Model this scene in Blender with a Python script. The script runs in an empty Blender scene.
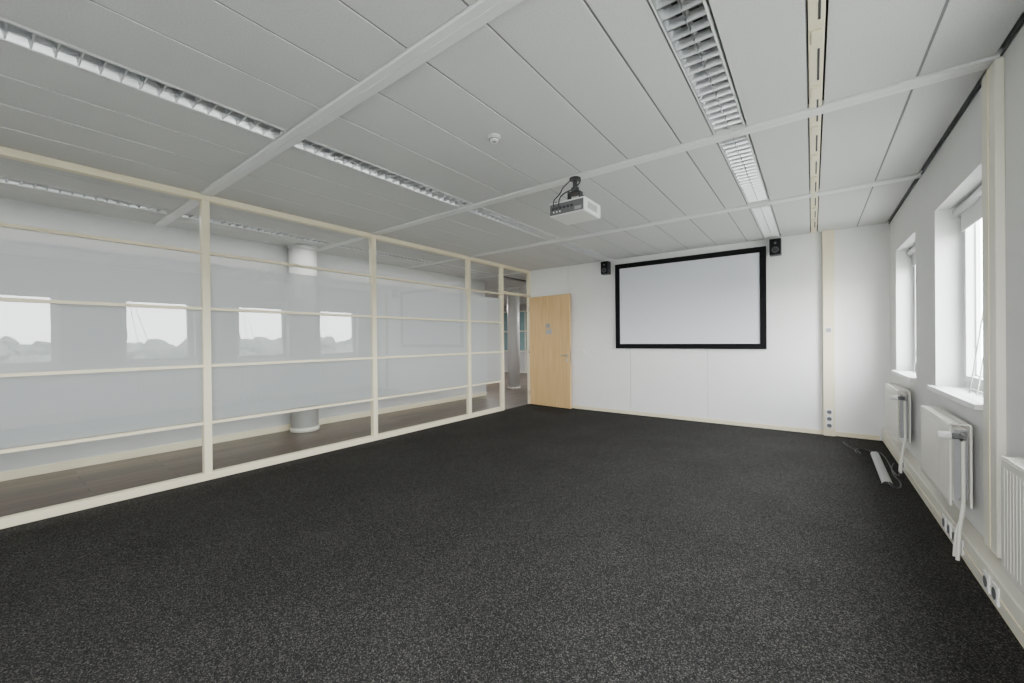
import bpy, bmesh, math, random
from mathutils import Vector, Matrix
random.seed(4)
C=bpy.context.scene.collection
H=2.75; A=-4.69; B=0.78; D=6.88; Y1,Y2,Y3,Y4=1.33,3.18,5.03,5.94
YN=-2.37; HC=1.32
# ---------------------------------------------------------------- materials
def newmat(n):
    m=bpy.data.materials.new(n); m.use_nodes=True
    nt=m.node_tree; nt.nodes.clear()
    o=nt.nodes.new('ShaderNodeOutputMaterial')
    return m,nt,o
def pmat(n,col,rough=.5,metal=0,var=0.04,scale=6,bump=0,bscale=200,spec=.5,coat=0):
    m,nt,o=newmat(n); N=nt.nodes; L=nt.links
    b=N.new('ShaderNodeBsdfPrincipled'); L.new(b.outputs[0],o.inputs[0])
    b.inputs['Roughness'].default_value=rough; b.inputs['Metallic'].default_value=metal
    b.inputs['Specular IOR Level'].default_value=spec
    b.inputs['Coat Weight'].default_value=coat
    tc=N.new('ShaderNodeTexCoord')
    nz=N.new('ShaderNodeTexNoise'); nz.inputs['Scale'].default_value=scale; nz.inputs['Detail'].default_value=4
    L.new(tc.outputs['Object'],nz.inputs['Vector'])
    r=N.new('ShaderNodeValToRGB')
    r.color_ramp.elements[0].position=.3; r.color_ramp.elements[1].position=.7
    r.color_ramp.elements[0].color=[c*(1-var) for c in col]+[1]
    r.color_ramp.elements[1].color=[min(1,c*(1+var)) for c in col]+[1]
    L.new(nz.outputs['Fac'],r.inputs[0]); L.new(r.outputs[0],b.inputs['Base Color'])
    if bump:
        n2=N.new('ShaderNodeTexNoise'); n2.inputs['Scale'].default_value=bscale; n2.inputs['Detail'].default_value=3
        L.new(tc.outputs['Object'],n2.inputs['Vector'])
        bp=N.new('ShaderNodeBump'); bp.inputs['Strength'].default_value=bump; bp.inputs['Distance'].default_value=.004
        L.new(n2.outputs['Fac'],bp.inputs['Height']); L.new(bp.outputs[0],b.inputs['Normal'])
    return m
def glassmat(n,tint=(.96,.98,.97),f0=.08,film=False,filmop=.6):
    m,nt,o=newmat(n); N=nt.nodes; L=nt.links
    tr=N.new('ShaderNodeBsdfTransparent'); tr.inputs[0].default_value=(*tint,1)
    base=tr
    if film:
        df=N.new('ShaderNodeBsdfDiffuse'); df.inputs[0].default_value=(.68,.705,.725,1)
        tl=N.new('ShaderNodeBsdfTranslucent'); tl.inputs[0].default_value=(.68,.705,.725,1)
        mx=N.new('ShaderNodeMixShader'); mx.inputs[0].default_value=.45
        L.new(df.outputs[0],mx.inputs[1]); L.new(tl.outputs[0],mx.inputs[2])
        m2=N.new('ShaderNodeMixShader'); m2.inputs[0].default_value=filmop
        L.new(tr.outputs[0],m2.inputs[1]); L.new(mx.outputs[0],m2.inputs[2]); base=m2
        L.new(base.outputs[0],o.inputs[0]); return m
    gl=N.new('ShaderNodeBsdfGlossy'); gl.inputs['Roughness'].default_value=0.0
    lw=N.new('ShaderNodeLayerWeight'); lw.inputs[0].default_value=.5
    pw=N.new('ShaderNodeMath'); pw.operation='POWER'; pw.inputs[1].default_value=5
    L.new(lw.outputs['Facing'],pw.inputs[0])
    ma=N.new('ShaderNodeMath'); ma.operation='MULTIPLY_ADD'; ma.inputs[1].default_value=1-f0; ma.inputs[2].default_value=f0
    L.new(pw.outputs[0],ma.inputs[0])
    ms=N.new('ShaderNodeMixShader'); L.new(ma.outputs[0],ms.inputs[0]); L.new(base.outputs[0],ms.inputs[1]); L.new(gl.outputs[0],ms.inputs[2])
    L.new(ms.outputs[0],o.inputs[0]); return m
def carpet():
    m,nt,o=newmat('carpet_charcoal'); N=nt.nodes; L=nt.links
    b=N.new('ShaderNodeBsdfPrincipled'); L.new(b.outputs[0],o.inputs[0]); b.inputs['Roughness'].default_value=.95
    b.inputs['Specular IOR Level'].default_value=.12
    tc=N.new('ShaderNodeTexCoord')
    v=N.new('ShaderNodeTexVoronoi'); v.inputs['Scale'].default_value=230
    L.new(tc.outputs['Object'],v.inputs['Vector'])
    sx=N.new('ShaderNodeSeparateColor'); L.new(v.outputs['Color'],sx.inputs[0])
    r=N.new('ShaderNodeValToRGB'); r.color_ramp.elements[0].position=0; r.color_ramp.elements[0].color=(.0105,.010,.0098,1)
    r.color_ramp.elements[1].position=1; r.color_ramp.elements[1].color=(.110,.104,.094,1)
    e=r.color_ramp.elements.new(.5); e.color=(.0225,.0218,.0213,1)
    e=r.color_ramp.elements.new(.82); e.color=(.048,.046,.043,1)
    L.new(sx.outputs[0],r.inputs[0])
    n=N.new('ShaderNodeTexNoise'); n.inputs['Scale'].default_value=1.6; n.inputs['Detail'].default_value=5
    L.new(tc.outputs['Object'],n.inputs['Vector'])
    mp=N.new('ShaderNodeMapRange'); mp.inputs['From Min'].default_value=.3; mp.inputs['From Max'].default_value=.7
    mp.inputs['To Min'].default_value=.85; mp.inputs['To Max'].default_value=1.12
    L.new(n.outputs['Fac'],mp.inputs[0])
    mm=N.new('ShaderNodeMix'); mm.data_type='RGBA'; mm.blend_type='MULTIPLY'; mm.inputs[0].default_value=1
    L.new(r.outputs[0],mm.inputs[6]); L.new(mp.outputs[0],mm.inputs[7]); L.new(mm.outputs[2],b.inputs['Base Color'])
    bp=N.new('ShaderNodeBump'); bp.inputs['Strength'].default_value=.4; bp.inputs['Distance'].default_value=.003
    L.new(v.outputs['Distance'],bp.inputs['Height']); L.new(bp.outputs[0],b.inputs['Normal'])
    return m
def planks():
    m,nt,o=newmat('corridor_planks'); N=nt.nodes; L=nt.links
    b=N.new('ShaderNodeBsdfPrincipled'); L.new(b.outputs[0],o.inputs[0]); b.inputs['Roughness'].default_value=.35
    tc=N.new('ShaderNodeTexCoord'); mp=N.new('ShaderNodeMapping'); mp.inputs['Rotation'].default_value=(0,0,math.pi/2)
    L.new(tc.outputs['Object'],mp.inputs[0])
    br=N.new('ShaderNodeTexBrick'); br.inputs['Scale'].default_value=1; br.inputs['Brick Width'].default_value=1.2; br.inputs['Row Height'].default_value=.14
    br.inputs['Mortar Size'].default_value=.004
    br.inputs['Color1'].default_value=(.12,.086,.068,1); br.inputs['Color2'].default_value=(.19,.14,.11,1); br.inputs['Mortar'].default_value=(.04,.03,.025,1)
    L.new(mp.outputs[0],br.inputs['Vector'])
    n=N.new('ShaderNodeTexNoise'); n.inputs['Scale'].default_value=8; n.inputs['Detail'].default_value=6
    m2=N.new('ShaderNodeMapping'); m2.inputs['Scale'].default_value=(6,.6,1); L.new(tc.outputs['Object'],m2.inputs[0]); L.new(m2.outputs[0],n.inputs[0])
    mm=N.new('ShaderNodeMix'); mm.data_type='RGBA'; mm.blend_type='MULTIPLY'; mm.inputs[0].default_value=.6
    L.new(br.outputs[0],mm.inputs[6]); L.new(n.outputs['Fac'],mm.inputs[7]); L.new(mm.outputs[2],b.inputs['Base Color'])
    return m
def woodmat(n,c1,c2,rough=.4):
    m,nt,o=newmat(n); N=nt.nodes; L=nt.links
    b=N.new('ShaderNodeBsdfPrincipled'); L.new(b.outputs[0],o.inputs[0]); b.inputs['Roughness'].default_value=rough
    tc=N.new('ShaderNodeTexCoord'); mp=N.new('ShaderNodeMapping'); mp.inputs['Scale'].default_value=(14,14,.9); L.new(tc.outputs['Object'],mp.inputs[0])
    nz=N.new('ShaderNodeTexNoise'); nz.inputs['Scale'].default_value=2.2; nz.inputs['Detail'].default_value=6; L.new(mp.outputs[0],nz.inputs[0])
    r=N.new('ShaderNodeValToRGB'); r.color_ramp.elements[0].position=.3; r.color_ramp.elements[1].position=.7
    r.color_ramp.elements[0].color=(*c1,1); r.color_ramp.elements[1].color=(*c2,1)
    L.new(nz.outputs['Fac'],r.inputs[0]); L.new(r.outputs[0],b.inputs['Base Color']); return m
M_wall=pmat('wall_white',(.89,.885,.87),.55,bump=.05,bscale=90,var=.012)
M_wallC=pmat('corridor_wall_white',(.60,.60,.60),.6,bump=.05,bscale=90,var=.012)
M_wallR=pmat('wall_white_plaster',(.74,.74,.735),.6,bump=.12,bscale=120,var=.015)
M_ceil=pmat('ceiling_tile',(.65,.648,.642),.8,var=.09,scale=140,bump=.3,bscale=240)
M_gap=pmat('ceiling_gap_dark',(.11,.11,.11),.8)
M_seam=pmat('ceiling_grid_grey',(.20,.20,.205),.6)
M_beam=pmat('ceiling_profile',(.80,.80,.795),.45,var=.01)
M_cream=pmat('cream_enamel',(.86,.78,.57),.4,var=.012)
M_cream2=pmat('cream_light',(.80,.77,.67),.4,var=.012)
M_black=pmat('black_felt',(.006,.006,.007),.8,spec=.2)
M_screen=pmat('screen_fabric',(.78,.79,.84),.8,var=.005)
M_door=woodmat('beech_veneer',(.66,.42,.18),(.76,.52,.25))
M_steel=pmat('brushed_steel',(.55,.55,.55),.3,1)
M_alu=pmat('louvre_aluminium',(.66,.665,.68),.3,1,var=.02)
M_house=pmat('luminaire_housing',(.03,.03,.035),.5)
M_white=pmat('white_plastic',(.82,.82,.80),.35,var=.01)
M_colm=pmat('column_plaster',(.70,.70,.69),.5,var=.01)
M_rad=pmat('radiator_enamel',(.80,.78,.71),.3,var=.01)
M_grey=pmat('grey_plastic',(.34,.34,.35),.45)
M_cover=pmat('cable_cover_grey',(.42,.42,.43),.4)
M_dgrey=pmat('dark_grey_plastic',(.13,.13,.135),.45)
M_dark=pmat('dark_plastic',(.03,.03,.035),.4)
M_slot=pmat('vent_slot',(.05,.05,.05),.6)
M_pvc=pmat('window_frame_white',(.82,.82,.82),.3,var=.01)
M_glass=glassmat('clear_glass',f0=.09)
M_wglass=glassmat('window_glass',f0=.06)
M_film=glassmat('frosted_film',film=True,filmop=.86)
M_carpet=carpet(); M_planks=planks()
M_teal=pmat('lobby_panel_blue_green',(.26,.40,.42),.25)
M_brownwall=pmat('lobby_wall_grey',(.50,.49,.47),.6)
M_ground=pmat('outside_ground',(.30,.31,.28),.9,var=.3,scale=.15)
M_tree=pmat('outside_trees',(.15,.17,.15),.9,var=.5,scale=.9)  # crown colour kept pale, distance haze is put into it
M_roof=pmat('outside_building',(.42,.41,.40),.8,var=.1)
# ---------------------------------------------------------------- helpers
def empty(n,loc=(0,0,0)):
    e=bpy.data.objects.new(n,None); e.location=loc; C.objects.link(e); e.empty_display_size=.1; return e
class MB:
    def __init__(s): s.bm=bmesh.new(); s.mats=[]
    def mi(s,m):
        if m not in s.mats: s.mats.append(m)
        return s.mats.index(m)
    def box(s,x0,x1,y0,y1,z0,z1,m,bev=0,mat=None):
        x0,x1=sorted((x0,x1));y0,y1=sorted((y0,y1));z0,z1=sorted((z0,z1))
        r=bmesh.ops.create_cube(s.bm,size=1); vs=r['verts']
        for v in vs:
            v.co=Vector(((x0+x1)/2+v.co.x*(x1-x0),(y0+y1)/2+v.co.y*(y1-y0),(z0+z1)/2+v.co.z*(z1-z0)))
        fs=set(f for v in vs for f in v.link_faces); i=s.mi(m)
        for f in fs: f.material_index=i
        if bev:
            es=list(set(e for v in vs for e in v.link_edges))
            rr=bmesh.ops.bevel(s.bm,geom=es,offset=bev,segments=2,affect='EDGES',profile=.5)
            for f in rr['faces']: f.material_index=i
            vs=list(set(v for v in rr['verts'])|set(v for v in vs if v.is_valid))
        if mat is not None:
            for v in vs: v.co=mat@v.co
        return vs
    def quad(s,pts,m):
        f=s.bm.faces.new([s.bm.verts.new(p) for p in pts]); f.material_index=s.mi(m); return f
    def cyl(s,p0,p1,r0,m,r1=None,seg=20,caps=True):
        p0=Vector(p0);p1=Vector(p1); r1=r0 if r1 is None else r1
        d=p1-p0; q=d.to_track_quat('Z','Y').to_matrix().to_4x4()
        r=bmesh.ops.create_cone(s.bm,cap_ends=caps,segments=seg,radius1=r0,radius2=r1,depth=d.length,matrix=Matrix.Translation((p0+p1)/2)@q)
        i=s.mi(m)
        for f in set(f for v in r['verts'] for f in v.link_faces):
            f.material_index=i
            if len(f.verts)==4: f.smooth=True
        return r['verts']
    def obj(s,n,parent=None,loc=None):
        me=bpy.data.meshes.new(n); s.bm.normal_update(); s.bm.to_mesh(me); s.bm.free()
        for m in s.mats: me.materials.append(m)
        o=bpy.data.objects.new(n,me); C.objects.link(o)
        if parent: o.parent=parent; o.matrix_parent_inverse=Matrix.Translation(parent.location).inverted()
        return o
def tube(n,pts,r,m,parent=None):
    cu=bpy.data.curves.new(n,'CURVE'); cu.dimensions='3D'; cu.bevel_depth=r; cu.bevel_resolution=3
    sp=cu.splines.new('NURBS'); sp.points.add(len(pts)-1)
    for p,q in zip(sp.points,pts): p.co=(*q,1)
    sp.use_endpoint_u=True; sp.order_u=3; sp.resolution_u=8
    cu.materials.append(m)
    tmp=bpy.data.objects.new(n+'_c',cu); C.objects.link(tmp)
    dg=bpy.context.evaluated_depsgraph_get(); me=bpy.data.meshes.new_from_object(tmp.evaluated_get(dg))
    bpy.data.objects.remove(tmp); o=bpy.data.objects.new(n,me); C.objects.link(o)
    for p in me.polygons: p.use_smooth=True
    if parent: o.parent=parent; o.matrix_parent_inverse=Matrix.Translation(parent.location).inverted()
    return o
# ---------------------------------------------------------------- floors
XC=-6.30; XE=-11.0; YE=13.2
b=MB(); b.box(A,B+.3,YN-.1,D,-.12,0,M_carpet); b.obj('floor')
b=MB(); b.box(XE,A-.0005,YN-.1,YE+.1,-.12,-.002,M_planks); b.box(A,B+.3,D+.001,YE+.1,-.12,-.002,M_planks); b.obj('floor_corridor')
# ---------------------------------------------------------------- ceiling
XS=[A,-4.25,-3.84,-3.43,-3.03,-2.83,-2.40,-1.99,-1.58,-1.17,-.764,-.55,-.35,-.012,.058,.47,B-.02]
LIGHT=[(-3.03,-2.83),(-.55,-.35)]
YL=[YN,-.52,Y1,Y2,Y3,D]
b=MB(); g=.006; bw=.05
b.box(XE,B+.3,YN-.1,YE+.1,2.90,3.0,M_gap)
def skip(a,c): return any(abs(a-p)<1e-3 and abs(c-q)<1e-3 for p,q in LIGHT+[(-.012,.058)])
for j in range(len(YL)-1):
    ya=YL[j]+bw+.004; yb=YL[j+1]-(bw if j<4 else 0)-.004
    for i in range(len(XS)-1):
        if skip(XS[i],XS[i+1]): continue
        b.box(XS[i]+g,XS[i+1]-g,ya,yb,H,H+.025,M_ceil,bev=.002)
        if i+1<len(XS)-1: b.box(XS[i+1]-.012,XS[i+1]+.012 if not skip(XS[i+1],XS[i+2]) else XS[i+1]-.001,ya,yb,H+.005,H+.012,M_seam)  # grey strips paint the dark of the recess into the panel gaps
    b.box(A,B,ya-.01,yb+.01,H+.10,H+.11,M_gap)
b.obj('ceiling')
b=MB()
XK=[XE,-10.2,-9.4,-8.6,-7.8,-7.0,-6.3,-5.9,-5.7,-5.5,-5.1,A]
YK=YL[:-1]+[D,D+1.85,D+3.7,D+5.55,YE+.1]
for j in range(len(YK)-1):
    for i in range(len(XK)-1):
        if XK[i]==-5.7: continue
        b.box(XK[i]+g,XK[i+1]-g,YK[j]+bw,YK[j+1]-bw,H,H+.025,M_ceil,bev=.003)
for y in YK[1:-1]: b.box(XE,A-.03,y-bw,y+bw,H-.012,H+.02,M_beam,bev=.003)
b.obj('ceiling_corridor')
for k,y in enumerate(YL[1:-1]):
    b=MB(); b.box(A+.03,B,y-bw,y+bw,H-.014,H+.03,M_beam,bev=.004); b.box(A+.03,B,y-.004,y+.004,H-.016,H-.013,M_beam)
    b.obj('ceiling_beam' if k==0 else 'ceiling_beam.%03d'%k)
b=MB(); b.box(-.008,.054,YN,D,H-.006,H+.03,M_cream,bev=.003)
y=YN+.1
while y<D-.5:
    b.box(.028,.038,y,y+.30,H-.009,H-.004,M_slot); b.box(.004,.042,y+.37,y+.47,H-.016,H-.004,M_cream,bev=.003); y+=.53
b.obj('ceiling_track')
# ---------------------------------------------------------------- luminaires
def luminaire(x0,x1,y0,y1,name):
    e=empty(name,((x0+x1)/2,(y0+y1)/2,H))
    b=MB(); x0+=.006;x1-=.006
    t=.004
    b.box(x0,x1,y0,y1,H+.085,H+.09,M_house)
    for xa,xb in ((x0,x0+t),(x1-t,x1)): b.box(xa,xb,y0,y1,H-.003,H+.085,M_beam)
    for ya,yb in ((y0,y0+t),(y1-t,y1)): b.box(x0,x1,ya,yb,H-.003,H+.085,M_beam)
    b.box(x0,x0+.008,y0,y1,H-.005,H-.001,M_beam); b.box(x1-.008,x1,y0,y1,H-.005,H-.001,M_beam)
    b.obj('housing',e)
    b=MB(); w=x1-x0
    prof=[(0.010,0.0),(.016,.02),(.028,.045),(.045,.07)]
    for sx in (0,1):
        for (a,za),(c,zc) in zip(prof[:-1],prof[1:]):
            xa=x0+a if sx==0 else x1-a; xb=x0+c if sx==0 else x1-c
            b.quad([(xa,y0+t,H+za),(xa,y1-t,H+za),(xb,y1-t,H+zc),(xb,y0+t,H+zc)],M_alu)
    n=int((y1-y0)/.078)
    xm=(x0+x1)/2
    for i in range(1,n):
        y=y0+(y1-y0)*i/n
        for xl,xr in ((x0+.010,xm-.002),(xm+.002,x1-.010)):
            v=[(xl,y-.003,H-.001),(xr,y-.003,H-.001),(xr,y+.003,H-.001),(xl,y+.003,H-.001)]
            T=[(xl+.006,y-.012,H+.036),(xr-.004,y-.012,H+.036),(xr-.004,y+.012,H+.036),(xl+.006,y+.012,H+.036)]
            b.quad([v[0],v[1],T[1],T[0]],M_alu); b.quad([v[2],v[3],T[3],T[2]],M_alu); b.quad(v,M_alu)
    b.box(xm-.002,xm+.002,y0+t,y1-t,H+.004,H+.030,M_alu)
    b.obj('louvre',e)
    b=MB()
    b.cyl((xm,y0+.03,H+.062),(xm,y1-.03,H+.062),.008,M_white); b.obj('tube',e)
k=0
def nm(base,i): return base if i==0 else '%s.%03d'%(base,i)
for (a,c) in LIGHT+[(-5.7,-5.5)]:
    for j in range(len(YL)-1):
        ya=YL[j]+bw+.01; yb=YL[j+1]-bw-.01
        luminaire(a,c,ya,yb,nm('ceiling_light',k)); k+=1
# ---------------------------------------------------------------- back wall
b=MB(); seams=[A+.0,-3.80,-2.56,-1.32,.11]
b.box(A,B+.3,D+.02,D+.12,0,2.9,M_gap)
for p,q in zip(seams[:-1],seams[1:]): b.box(p+.0025,q-.0025,D,D+.025,0,H+.02,M_wall,bev=.002)
b.box(.24,B+.02,D,D+.025,0,H+.02,M_wall,bev=.002); b.box(.11,.24,D,D+.025,0,H+.02,M_wall)
b.obj('wall_back')
b=MB(); b.box(-3.7,.11,D-.014,D-.0005,0,.06,M_cream,bev=.003); b.box(A+.04,-3.7,D-.014,D-.0005,0,.06,M_cream,bev=.003); b.box(.24,B-.1,D-.014,D-.0005,0,.06,M_cream,bev=.003); b.obj('baseboard_back')
e=empty('wall_cable_trunking',(.175,D-.03,1.3))
b=MB(); b.box(.112,.238,D-.06,D-.001,0,H-.001,M_cream,bev=.006); b.obj('channel',e)
b=MB()
for z in (.10,.19,.28):
    b.box(.135,.215,D-.072,D-.059,z,z+.08,M_white,bev=.004)
    b.cyl((.175,D-.0735,z+.04),(.175,D-.071,z+.04),.026,M_dgrey)
b.box(.14,.21,D-.07,D-.059,1.38,1.45,M_white,bev=.003); b.box(.152,.198,D-.075,D-.069,1.39,1.44,M_grey,bev=.003)
b.obj('sockets',e)
b=MB(); b.box(-3.52,-3.44,D-.012,D-.0005,1.05,1.13,M_white,bev=.003); b.box(-3.505,-3.455,D-.017,D-.011,1.062,1.118,M_white,bev=.003); b.obj('light_switch')
# ---------------------------------------------------------------- right wall with windows
ZS,ZT=.90,2.31; WT=.24
WIN=[(3.45+1.85*(k-3),4.55+1.85*(k-3)) for k in range(1,5)]
b=MB()
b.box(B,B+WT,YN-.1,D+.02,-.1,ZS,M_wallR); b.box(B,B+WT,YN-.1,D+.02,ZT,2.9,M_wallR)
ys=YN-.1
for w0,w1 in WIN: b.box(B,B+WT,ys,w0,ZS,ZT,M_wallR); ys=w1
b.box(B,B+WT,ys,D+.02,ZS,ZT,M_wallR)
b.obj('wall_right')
b=MB(); b.box(B-.008,B-.0005,YN,D-.001,H-.012,H-.002,M_dark); b.obj('trim_1')  # dark strip paints the shadow gap where wall meets ceiling
def window(i,w0,w1):
    e=empty('window_%d'%i,(B+.17,(w0+w1)/2,(ZS+ZT)/2))
    b=MB(); xa,xb=B+.155,B+.215; f=.055; z0=ZS+.03; z1=ZT
    b.box(xa,xb,w0,w0+f,z0,z1,M_pvc,bev=.004); b.box(xa,xb,w1-f,w1,z0,z1,M_pvc,bev=.004)
    b.box(xa,xb,w0+f,w1-f,z1-f,z1,M_pvc,bev=.004); b.box(xa,xb,w0+f,w1-f,z0,z0+f,M_pvc,bev=.004)
    xa-=.012; xb-=.02; s=.045
    a0,a1=w0+f-.008,w1-f+.008; c0,c1=z0+f-.008,z1-f+.008
    b.box(xa,xb,a0,a0+s,c0,c1,M_pvc,bev=.004); b.box(xa,xb,a1-s,a1,c0,c1,M_pvc,bev=.004)
    b.box(xa,xb,a0+s,a1-s,c1-s,c1,M_pvc,bev=.004); b.box(xa,xb,a0+s,a1-s,c0,c0+s,M_pvc,bev=.004)
    b.box(xb-.006,xb+.001,a0+s-.001,a1-s+.001,c0+s-.001,c0+s+.006,M_dark); b.box(xb-.006,xb+.001,a1-s-.006,a1-s+.001,c0+s,c1-s,M_dark)
    b.box(xa-.03,xa,w0+.075,w0+.10,1.5,1.53,M_steel,bev=.003); b.box(xa-.04,xa-.028,w0+.078,w0+.097,1.40,1.53,M_steel,bev=.003)
    b.obj('frame',e)
    b=MB(); x=B+.185; b.quad([(x,a0+s,c0+s),(x,a1-s,c0+s),(x,a1-s,c1-s),(x,a0+s,c1-s)],M_wglass); b.obj('glazing',e)
    b=MB(); b.box(B-.0003,B+.155,w0+.001,w1-.001,ZS+.0005,ZS+.03,M_white)
    b.box(B-.045,B-.0004,w0-.04,w1+.04,ZS-.004,ZS+.0295,M_white,bev=.004); b.obj('sill',e)
    b=MB(); b.cyl((B+.115,w0+.02,ZT-.04),(B+.115,w1-.02,ZT-.04),.026,M_pvc,seg=24)
    for yy in (w0+.002,w1-.018): b.box(B+.085,B+.145,yy,yy+.016,ZT-.08,ZT-.0005,M_pvc,bev=.003)
    b.box(B+.134,B+.137,w0+.03,w1-.03,ZT-.19,ZT-.05,M_pvc); b.box(B+.130,B+.141,w0+.03,w1-.03,ZT-.20,ZT-.185,M_pvc,bev=.003); b.obj('roller_blind',e)
    if w0>1:
        for q,(dy,sag) in enumerate(((.12,.0),(.17,.10))):
            tube('blind_cord_%d'%(q+1),[(B+.10,w0+dy,ZT-.10),(B+.10,w0+dy+.03+sag*.3,1.9),(B+.08,w0+dy+.10+sag,1.4),(B+.05,w0+dy+.22+sag,ZS+.04)],.0035,M_grey if q else M_white,e)
for i,(w0,w1) in enumerate(WIN): window(i+1,w0,w1)
for i,y in enumerate((3.10,-.6)):
    b=MB(); b.box(B-.035,B-.0005,y,y+.2,0.19,H-.03,M_cream2,bev=.004); b.box(B-.038,B-.034,y+.09,y+.11,.2,H-.03,M_cream); b.obj('trim_%d'%(i+2))
e=empty('skirting_duct',(B-.04,2,.1))
b=MB(); b.box(B-.085,B-.001,YN,D-.02,.02,.165,M_cream2,bev=.008); b.box(B-.09,B-.084,YN,D-.02,.085,.09,M_cream); b.box(B-.075,B-.001,YN,D-.02,.0005,.0195,M_cream)
b.obj('duct',e)
b=MB()
for y in (2.9,3.02,3.46,3.58,3.70,3.82,5.3,5.42):
    b.box(B-.094,B-.084,y-.04,y+.04,.045,.135,M_white,bev=.004); b.cyl((B-.0955,y,.09),(B-.0935,y,.09),.028,M_dgrey)
b.obj('sockets',e)
# ---------------------------------------------------------------- radiators
def radiator(y0,y1,name):
    e=empty(name,(B-.07,(y0+y1)/2,.5)); z0,z1=.30,.79; xf=B-.125; xb=B-.03
    b=MB()
    b.box(xf,xf+.012,y0,y1,z0,z1,M_rad,bev=.005); b.box(xb-.012,xb,y0,y1,z0,z1,M_rad,bev=.005)
    n=int((y1-y0)/.0333)
    for i in range(n):
        y=y0+.02+(y1-y0-.04)*(i+.5)/n
        b.box(xf-.0015,xf+.001,y-.011,y+.011,z0+.03,z1-.035,M_rad,bev=.0012)
        b.box(xf+.012,xb-.012,y-.001,y+.001,z0+.03,z1-.03,M_rad)
    for yy in (y0,y1): b.box(xf+.02,xb-.02,yy-.002,yy+.002,z0+.04,z1-.03,M_grey)
    b.obj('panels',e)
    b=MB(); m=int((y1-y0)/.018)
    for x in (xf+.002,xf+.045,xb-.012): b.box(x,x+.008,y0,y1,z1,z1+.006,M_rad)
    for i in range(m):
        y=y0+(y1-y0)*(i+.5)/m; b.box(xf+.004,xb-.004,y-.0035,y+.0035,z1-.002,z1+.005,M_rad)
    b.obj('top_grille',e)
    b=MB()
    yv=y0-.045; xm=(xf+xb)/2
    b.cyl((xm,y0+.01,z1-.06),(xm,yv,z1-.06),.011,M_steel); b.cyl((xm,yv,z1-.085),(xm,yv,z1-.035),.014,M_steel)
    b.cyl((xm,yv,z1-.06),(xm-.05,yv,z1-.06),.017,M_dgrey); b.cyl((xm-.05,yv,z1-.06),(xm-.105,yv,z1-.06),.024,M_white,r1=.020)
    b.cyl((xm,y0+.01,z0+.05),(xm,yv,z0+.05),.010,M_steel)
    for y in (y0+.15,y1-.15): b.box(xb,B-.0005,y-.015,y+.015,z0+.08,z1-.08,M_grey)
    b.obj('valve',e)
    tube('supply_pipe',[(xm,yv,z1-.08),(xm,yv,z1-.2),(xm,yv,z0+.1),(xm,yv,.28),(xm-.015,yv-.01,.23),(B-.115,yv-.03,.17),(B-.12,yv-.03,.03)],.009,M_rad,e)
    tube('return_pipe',[(xm,yv,z0+.05),(xm-.01,yv-.03,z0+.0),(B-.11,yv-.075,.2),(B-.115,yv-.08,.1),(B-.118,yv-.08,.03)],.009,M_rad,e)
for i,(a,c) in enumerate(((3.50,4.30),(5.35,6.15),(1.82,2.68))): radiator(a,c,nm('radiator',i))
# ---------------------------------------------------------------- glass partition
e=empty('glass_partition',(A,3,1.37))
posts=[YN+.03,-.52,Y1,Y2,Y3,Y4]
rz=[.55,1.10,1.65,2.19]
b=MB()
for y in posts: b.box(A-.04,A+.03,y-.032,y+.032,0,H-.001,M_cream,bev=.004)
b.box(A-.04,A+.03,D-.045,D-.001,0,H-.001,M_cream,bev=.004)
b.box(A-.04,A+.035,YN,D-.045,H-.06,H-.0015,M_cream,bev=.004)
b.box(A-.04,A+.035,YN,Y4,0.0005,.07,M_cream,bev=.004)
for j in range(len(posts)-1):
    for z in rz: b.box(A-.022,A+.022,posts[j]+.03,posts[j+1]-.03,z-.014,z+.014,M_cream,bev=.003)
b.box(A-.04,A+.03,Y4+.03,D-.04,2.2,2.25,M_cream,bev=.004)
b.obj('frame',e)
b=MB()
for j in range(len(posts)-1):
    ya,yb=posts[j]+.03,posts[j+1]-.03
    b.quad([(A,ya,.065),(A,yb,.065),(A,yb,H-.055),(A,ya,H-.055)],M_glass)
b.quad([(A,Y4+.03,2.245),(A,D-.045,2.245),(A,D-.045,H-.055),(A,Y4+.03,H-.055)],M_glass)
b.obj('panes',e)
b=MB()
for j in range(len(posts)-1):
    ya,yb=posts[j]+.034,posts[j+1]-.034
    b.quad([(A-.004,ya,.575),(A-.004,yb,.575),(A-.004,yb,2.10),(A-.004,ya,2.10)],M_film)
b.obj('frosted_film',e)
# ---------------------------------------------------------------- door (open against back wall)
e=empty('door_1',(A+.05,D-.06,0))
b=MB(); b.box(0,.98,-.02,.02,.012,2.19,M_door,bev=.003); b.obj('leaf',e).matrix_parent_inverse=Matrix()
b=MB()
for s in (-1,1):
    b.cyl((.91,s*.02,1.02),(.91,s*.026,1.02),.026,M_steel); b.cyl((.91,s*.026,1.02),(.91,s*.062,1.02),.010,M_steel)
    b.cyl((.915,s*.058,1.02),(.80,s*.058,1.02),.010,M_steel); b.cyl((.91,s*.02,.93),(.91,s*.026,.93),.024,M_steel)
    b.box(.98,.983,-.012,.012,.9,1.12,M_steel)
for z in (.25,1.1,1.95): b.cyl((-.008,-.022,z-.05),(-.008,-.022,z+.05),.009,M_steel)
b.obj('handle',e).matrix_parent_inverse=Matrix()
b=MB(); b.box(.42,.52,-.0235,-.0195,1.56,1.64,M_grey,bev=.001); b.box(.42,.56,-.0225,-.0195,1.43,1.53,M_cover,bev=.001); b.obj('sign',e).matrix_parent_inverse=Matrix()
e.rotation_euler=(0,0,math.radians(-5))
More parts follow.
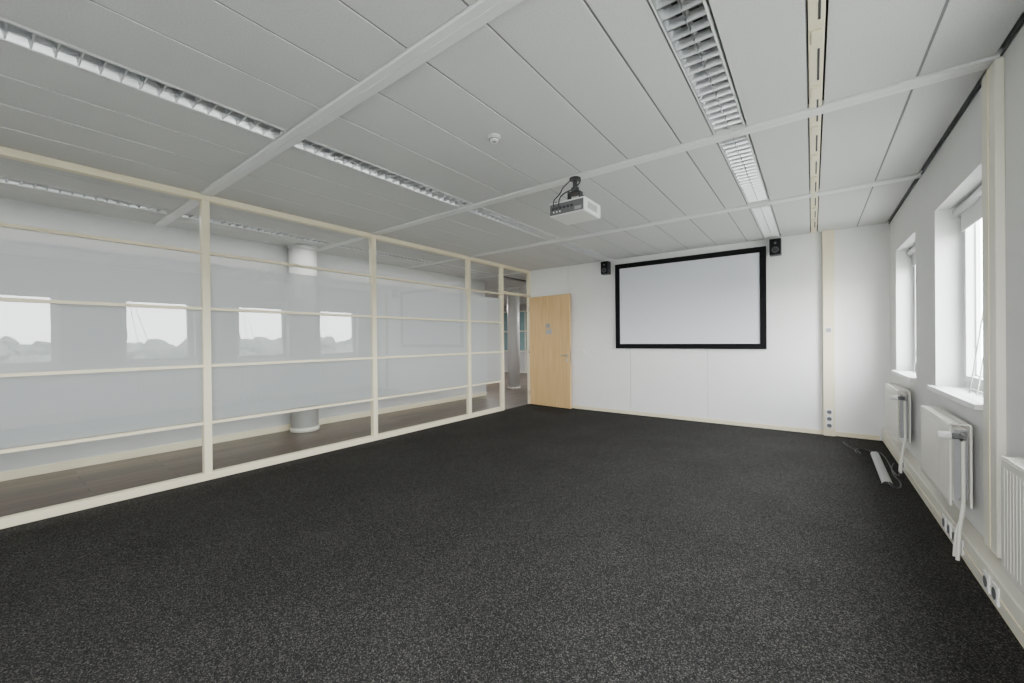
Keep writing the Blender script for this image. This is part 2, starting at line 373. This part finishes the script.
# ---------------------------------------------------------------- projection screen
e=empty('projection_screen',(-1.68,D-.03,1.9)); sx0,sx1,sz0,sz1=-2.81,-.53,1.155,2.645; fw=.08
b=MB(); ya,yb=D-.05,D-.002
b.box(sx0,sx0+fw,ya,yb,sz0,sz1,M_black,bev=.005); b.box(sx1-fw,sx1,ya,yb,sz0,sz1,M_black,bev=.005)
b.box(sx0+fw,sx1-fw,ya,yb,sz1-fw,sz1,M_black,bev=.005); b.box(sx0+fw,sx1-fw,ya,yb,sz0,sz0+fw,M_black,bev=.005); b.obj('frame',e)
b=MB(); b.box(sx0+fw-.003,sx1-fw+.003,D-.035,D-.028,sz0+fw-.003,sz1-fw+.003,M_screen); b.obj('fabric',e)
for i,x in enumerate((-2.96,-.41)):
    e=empty(nm('wall_speaker',i),(x,D-.1,2.6))
    b=MB(); b.box(x-.07,x+.07,D-.17,D-.04,2.48,2.71,M_dark,bev=.01); b.obj('cabinet',e)
    b=MB(); b.box(x-.06,x+.06,D-.178,D-.169,2.49,2.70,M_black,bev=.003)
    b.cyl((x,D-.180,2.55),(x,D-.177,2.55),.042,M_dgrey); b.cyl((x,D-.181,2.55),(x,D-.178,2.55),.034,M_dark); b.cyl((x,D-.181,2.645),(x,D-.177,2.645),.015,M_dgrey); b.obj('grille',e)
    b=MB(); b.box(x-.02,x+.02,D-.042,D-.0005,2.57,2.63,M_steel,bev=.002); b.obj('bracket',e)
# ---------------------------------------------------------------- projector
px,py=-1.66,3.16
e=empty('ceiling_projector',(px,py,2.45)); 
b=MB(); x0,x1,y0,y1=px-.17,px+.17,py-.16,py+.16; z0,z1=2.385,2.505
b.box(x0,x1,y0,y1,z0,z1,M_white,bev=.014)
b.box(x0+.01,x1-.01,y0-.004,y0+.01,z0+.010,z1-.018,M_dgrey,bev=.002)
for i in range(6): b.box(x0+.03+i*.036,x0+.055+i*.036,y0-.008,y0-.003,z0+.05,z0+.072,M_dark,bev=.001)
for i in range(3): b.cyl((x0+.05+i*.03,y0-.008,z0+.032),(x0+.05+i*.03,y0-.003,z0+.032),.007,M_white,seg=10)
b.box(x1-.09,x1-.03,y0-.008,y0-.003,z0+.02,z0+.045,M_grey)
for i in range(9): b.box(x1-.002,x1+.002,y0+.06+i*.02,y0+.07+i*.02,z0+.03,z1-.035,M_grey)
b.obj('body',e)
b=MB(); b.cyl((px-.08,y1-.01,2.445),(px-.08,y1+.035,2.445),.042,M_dark); b.cyl((px-.08,y1+.034,2.445),(px-.08,y1+.037,2.445),.03,M_grey); b.obj('lens',e)
b=MB()
b.cyl((px,py,2.64),(px,py,H-.013),.02,M_dark); b.cyl((px,py,H-.03),(px,py,H-.0145),.05,M_dark); b.cyl((px,py,2.61),(px,py,2.65),.035,M_dark)
b.box(px-.05,px+.05,py-.05,py+.05,2.595,2.612,M_dark,bev=.003); b.box(px-.06,px-.052,py-.03,py+.03,2.515,2.61,M_dark); b.box(px+.052,px+.06,py-.03,py+.03,2.515,2.61,M_dark)
for sx in (-1,1):
    for sy in (-1,1):
        b.cyl((px,py,2.522),(px+sx*.13,py+sy*.11,2.513),.007,M_dark,seg=8); b.cyl((px+sx*.13,py+sy*.11,2.5),(px+sx*.13,py+sy*.11,2.525),.012,M_dark,seg=10)
b.box(px-.07,px+.07,py-.035,py+.035,2.512,2.528,M_dark,bev=.002)
b.obj('mount',e)
tube('cable',[(px+.01,py-.02,H-.02),(px+.10,py-.06,2.70),(px+.08,py-.12,2.60),(px-.02,py-.19,2.55),(px-.06,y0-.03,2.50),(px-.07,y0-.006,2.45)],.006,M_dark,e)
tube('cable_2',[(px-.01,py-.02,H-.02),(px-.11,py-.02,2.68),(px-.08,py-.12,2.58),(px-.12,y0-.04,2.50),(px-.11,y0-.006,2.44)],.005,M_dark,e)
b=MB(); x,y=-1.78,2.19; b.cyl((x,y,H-.012),(x,y,H),.045,M_white); b.cyl((x,y,H-.036),(x,y,H-.012),.028,M_white,r1=.038); b.cyl((x,y,H-.024),(x,y,H-.020),.037,M_dgrey); b.cyl((x,y,H-.038),(x,y,H-.0355),.012,M_grey); b.obj('smoke_detector')
# ---------------------------------------------------------------- floor cable cover + cables
e=empty('floor_cable_cover',(.54,5.5,0))
b=MB(); p=[(-.038,0),(-.032,.014),(-.016,.026),(.016,.026),(.032,.014),(.038,0)]
ya,yb=4.86,6.05; xa,xb=.53,.555
for (a,za),(c,zc) in zip(p[:-1],p[1:]): b.quad([(xa+a,ya,za+.001),(xa+c,ya,zc+.001),(xb+c,yb,zc+.001),(xb+a,yb,za+.001)],M_cover)
b.quad([(xa+a,ya,za+.001) for a,za in reversed(p)],M_dark); b.quad([(xb+a,yb,za+.001) for a,za in p],M_dark)
b.obj('cover',e)
for k,pts in enumerate(([(.55,6.02,.02),(.48,6.25,.008),(.38,6.15,.006),(.40,5.9,.006),(.44,6.0,.006),(.32,6.3,.006),(.30,6.5,.006)],
    [(.55,6.03,.02),(.58,6.2,.008),(.62,6.1,.006),(.63,5.7,.006),(.62,5.4,.006),(.64,5.1,.006),(.66,5.3,.02)],
    [(.53,4.9,.02),(.55,4.75,.008),(.61,4.8,.006),(.63,5.0,.006),(.61,5.15,.006),(.62,5.5,.006),(.66,5.6,.03)])):
    tube('cable_%d'%(k+1),pts,.005,M_dark,e)
# ---------------------------------------------------------------- front wall (behind camera) with one wide unseen window added for fill light
b=MB(); FILL_W=[(-1.9,.1)]
b.box(A,B+.001,YN-.2,YN,-.1,ZS,M_wallR); b.box(A,B,YN-.2,YN,ZT,2.9,M_wallR)
b.box(A,FILL_W[0][0],YN-.2,YN,ZS,ZT,M_wallR); b.box(FILL_W[0][1],B,YN-.2,YN,ZS,ZT,M_wallR)
b.obj('wall_front')
for i,(a,c) in enumerate(FILL_W):
    e=empty('window_%d'%(len(WIN)+1+i),((a+c)/2,YN-.15,1.6)); b=MB(); f=.06; ya,yb=YN-.18,YN-.12
    b.box(a,a+f,ya,yb,ZS,ZT,M_pvc,bev=.004); b.box(c-f,c,ya,yb,ZS,ZT,M_pvc,bev=.004); b.box(a+f,c-f,ya,yb,ZS,ZS+f,M_pvc,bev=.004); b.box(a+f,c-f,ya,yb,ZT-f,ZT,M_pvc,bev=.004)
    m=(a+c)/2; b.box(m-.03,m+.03,ya,yb,ZS+f,ZT-f,M_pvc,bev=.004); b.obj('frame',e)
    b=MB(); b.quad([(a+f,YN-.15,ZS+f),(c-f,YN-.15,ZS+f),(c-f,YN-.15,ZT-f),(a+f,YN-.15,ZT-f)],M_wglass); b.obj('glazing',e)
# ---------------------------------------------------------------- corridor
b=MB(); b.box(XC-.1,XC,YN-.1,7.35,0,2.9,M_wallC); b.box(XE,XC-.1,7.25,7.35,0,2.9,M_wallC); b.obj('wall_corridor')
b=MB(); b.box(XC,XC+.014,YN-.1,7.35,0,.09,M_cream,bev=.002); b.obj('baseboard_corridor')
b=MB(); b.box(XE-.1,XE,7.35,YE,0,2.9,M_brownwall); b.box(XE,B+.3,YE,YE+.1,0,2.9,M_brownwall); b.box(XE,A,YN-.2,YN-.1,0,2.9,M_brownwall); b.box(B+.2,B+.3,D+.12,YE,0,2.9,M_brownwall)
b.box(A,B,YN-.001,YN,2.75,2.9,M_gap); b.obj('wall_lobby')
for i,(x,y) in enumerate(((-6.10,2.94),(-6.5,8.75))):
    e=empty(nm('round_column',i),(x,y,1.3)); b=MB(); r=.19 if i==0 else .165
    b.cyl((x,y,0),(x,y,H),r,M_colm if i==0 else M_white,seg=48); b.obj('shaft',e)
    b=MB(); b.cyl((x,y,H-.06),(x,y,H-.001),r+.012,M_colm,seg=48); b.cyl((x,y,0),(x,y,.06),r+.008,M_cream2,seg=48); b.obj('collars',e)
# lobby glazed screen, cream framed with blue-green panels
e=empty('lobby_panel_screen',(-9,YE-.1,1)); b=MB()
for x in (-10.6,-9.9,-9.2,-8.5,-7.8,-7.1): b.box(x,x+.05,YE-.08,YE-.002,0,2.5,M_cream2,bev=.004)
for z in (.0,.85,1.65,2.45): b.box(-10.55,-7.1,YE-.075,YE-.004,z,z+.05,M_cream2,bev=.004)
b.obj('frame',e)
b=MB(); b.box(-10.58,-7.08,YE-.04,YE-.03,.9,2.45,M_teal); b.box(-10.58,-7.08,YE-.04,YE-.03,.05,.85,M_wallC); b.obj('panels',e)
# ---------------------------------------------------------------- exterior
GZ=-7
b=MB(); b.box(1.6,260,-200,220,GZ-.2,GZ,M_ground); b.box(-200,1.6,-200,-2.8,GZ-.2,GZ,M_ground); b.obj('exterior_ground')
def treeline(n,f,count):
    # jittered tree crowns and undergrowth written straight to one mesh
    src=bmesh.new(); bmesh.ops.create_icosphere(src,subdivisions=2,radius=1); src.verts.ensure_lookup_table()
    BV=[v.co.copy() for v in src.verts]; BF=[[v.index for v in f_.verts] for f_ in src.faces]; src.free()
    V=[];Fc=[]
    for i in range(count+count//2):
        if i<count:
            x,y=f(i/count); r=random.uniform(1.2,2.6); z=GZ+random.uniform(3.4,7.6)
        else:
            x,y=f(2*(i-count)/count); r=3.4; z=GZ+2.5
        o=len(V)
        for c in BV:
            j=random.uniform(.82,1.18); V.append((x+c.x*r*j,y+c.y*r*j,z+c.z*r*1.15*j))
        Fc+=[[o+k for k in t] for t in BF]
    me=bpy.data.meshes.new(n); me.from_pydata(V,[],Fc); me.materials.append(M_tree); o=bpy.data.objects.new(n,me); C.objects.link(o); return o
treeline('exterior_treeline',lambda t:(120+random.uniform(-10,10),-80+t*300),620)
b=MB()
for (x,y,w,d,h) in ((60,15,14,22,4),(70,48,12,18,5.5),(55,-12,12,14,3.5)):
    b.box(x,x+w,y,y+d,GZ,GZ+h,M_roof); b.box(x-.3,x+w+.3,y-.3,y+d+.3,GZ+h,GZ+h+.4,M_grey)
    for k in range(int(d/3)): b.box(x-.05,x,y+1+k*3,y+2.6+k*3,GZ+h-2.4,GZ+h-1,M_dark)
b.obj('exterior_buildings')
# ---------------------------------------------------------------- light
w=bpy.data.worlds.new('World'); bpy.context.scene.world=w; w.use_nodes=True
nt=w.node_tree; bg=nt.nodes['Background']; bg.inputs[1].default_value=34
tc=nt.nodes.new('ShaderNodeTexCoord'); sp=nt.nodes.new('ShaderNodeSeparateXYZ'); nt.links.new(tc.outputs['Generated'],sp.inputs[0])
r=nt.nodes.new('ShaderNodeValToRGB'); r.color_ramp.elements[0].position=0; r.color_ramp.elements[0].color=(.93,.93,.93,1)
r.color_ramp.elements[1].position=.6; r.color_ramp.elements[1].color=(.93,.95,1,1)
nt.links.new(sp.outputs[2],r.inputs[0]); nt.links.new(r.outputs[0],bg.inputs[0])
def area(n,loc,rot,sx,sy,power,portal=False,col=(1,1,1)):
    l=bpy.data.lights.new(n,'AREA'); l.shape='RECTANGLE'; l.size=sx; l.size_y=sy; l.energy=power; l.color=col
    o=bpy.data.objects.new(n,l); o.location=loc; o.rotation_euler=rot; C.objects.link(o)
    if portal: l.cycles.is_portal=True
    return o
for i,(w0,w1) in enumerate(WIN): area('window_portal_%d'%i,(B+.23,(w0+w1)/2,(ZS+ZT)/2),(0,math.radians(90),0),ZT-ZS,w1-w0,1,True)
for i,(a,c) in enumerate(FILL_W): area('front_portal_%d'%i,((a+c)/2,YN-.19,(ZS+ZT)/2),(math.radians(90),0,0),c-a,ZT-ZS,1,True)
for j in range(5): area('corridor_lamp_%d'%j,(-5.6,(YL[j]+YL[j+1])/2,H-.03),(0,0,0),.15,1.6,13,False,(1,.99,.97))
for x,y in ((-8.5,10),(-5.5,10.5),(-2,10)): area('lobby_lamp',(x,y,H-.03),(0,0,0),.6,.6,90,False,(1,.99,.97))  # unseen area lights added to brighten the lobby, no fixtures behind them
# ---------------------------------------------------------------- camera
cd=bpy.data.cameras.new('camera'); co=bpy.data.objects.new('camera',cd); C.objects.link(co)
cd.sensor_width=36; cd.lens=401/1024*36; cd.clip_start=.02; cd.clip_end=1000
yaw,pitch,roll=math.radians(36.84),math.radians(-.19),math.radians(-.54)
F=Vector((-math.sin(yaw)*math.cos(pitch),math.cos(yaw)*math.cos(pitch),math.sin(pitch)))
R=Vector((math.cos(yaw),math.sin(yaw),0)); U=R.cross(F)
R2=R*math.cos(roll)+U*math.sin(roll); U2=-R*math.sin(roll)+U*math.cos(roll)
m=Matrix((R2,U2,-F)).transposed().to_4x4(); m.translation=(0,0,HC); co.matrix_world=m
bpy.context.scene.camera=co
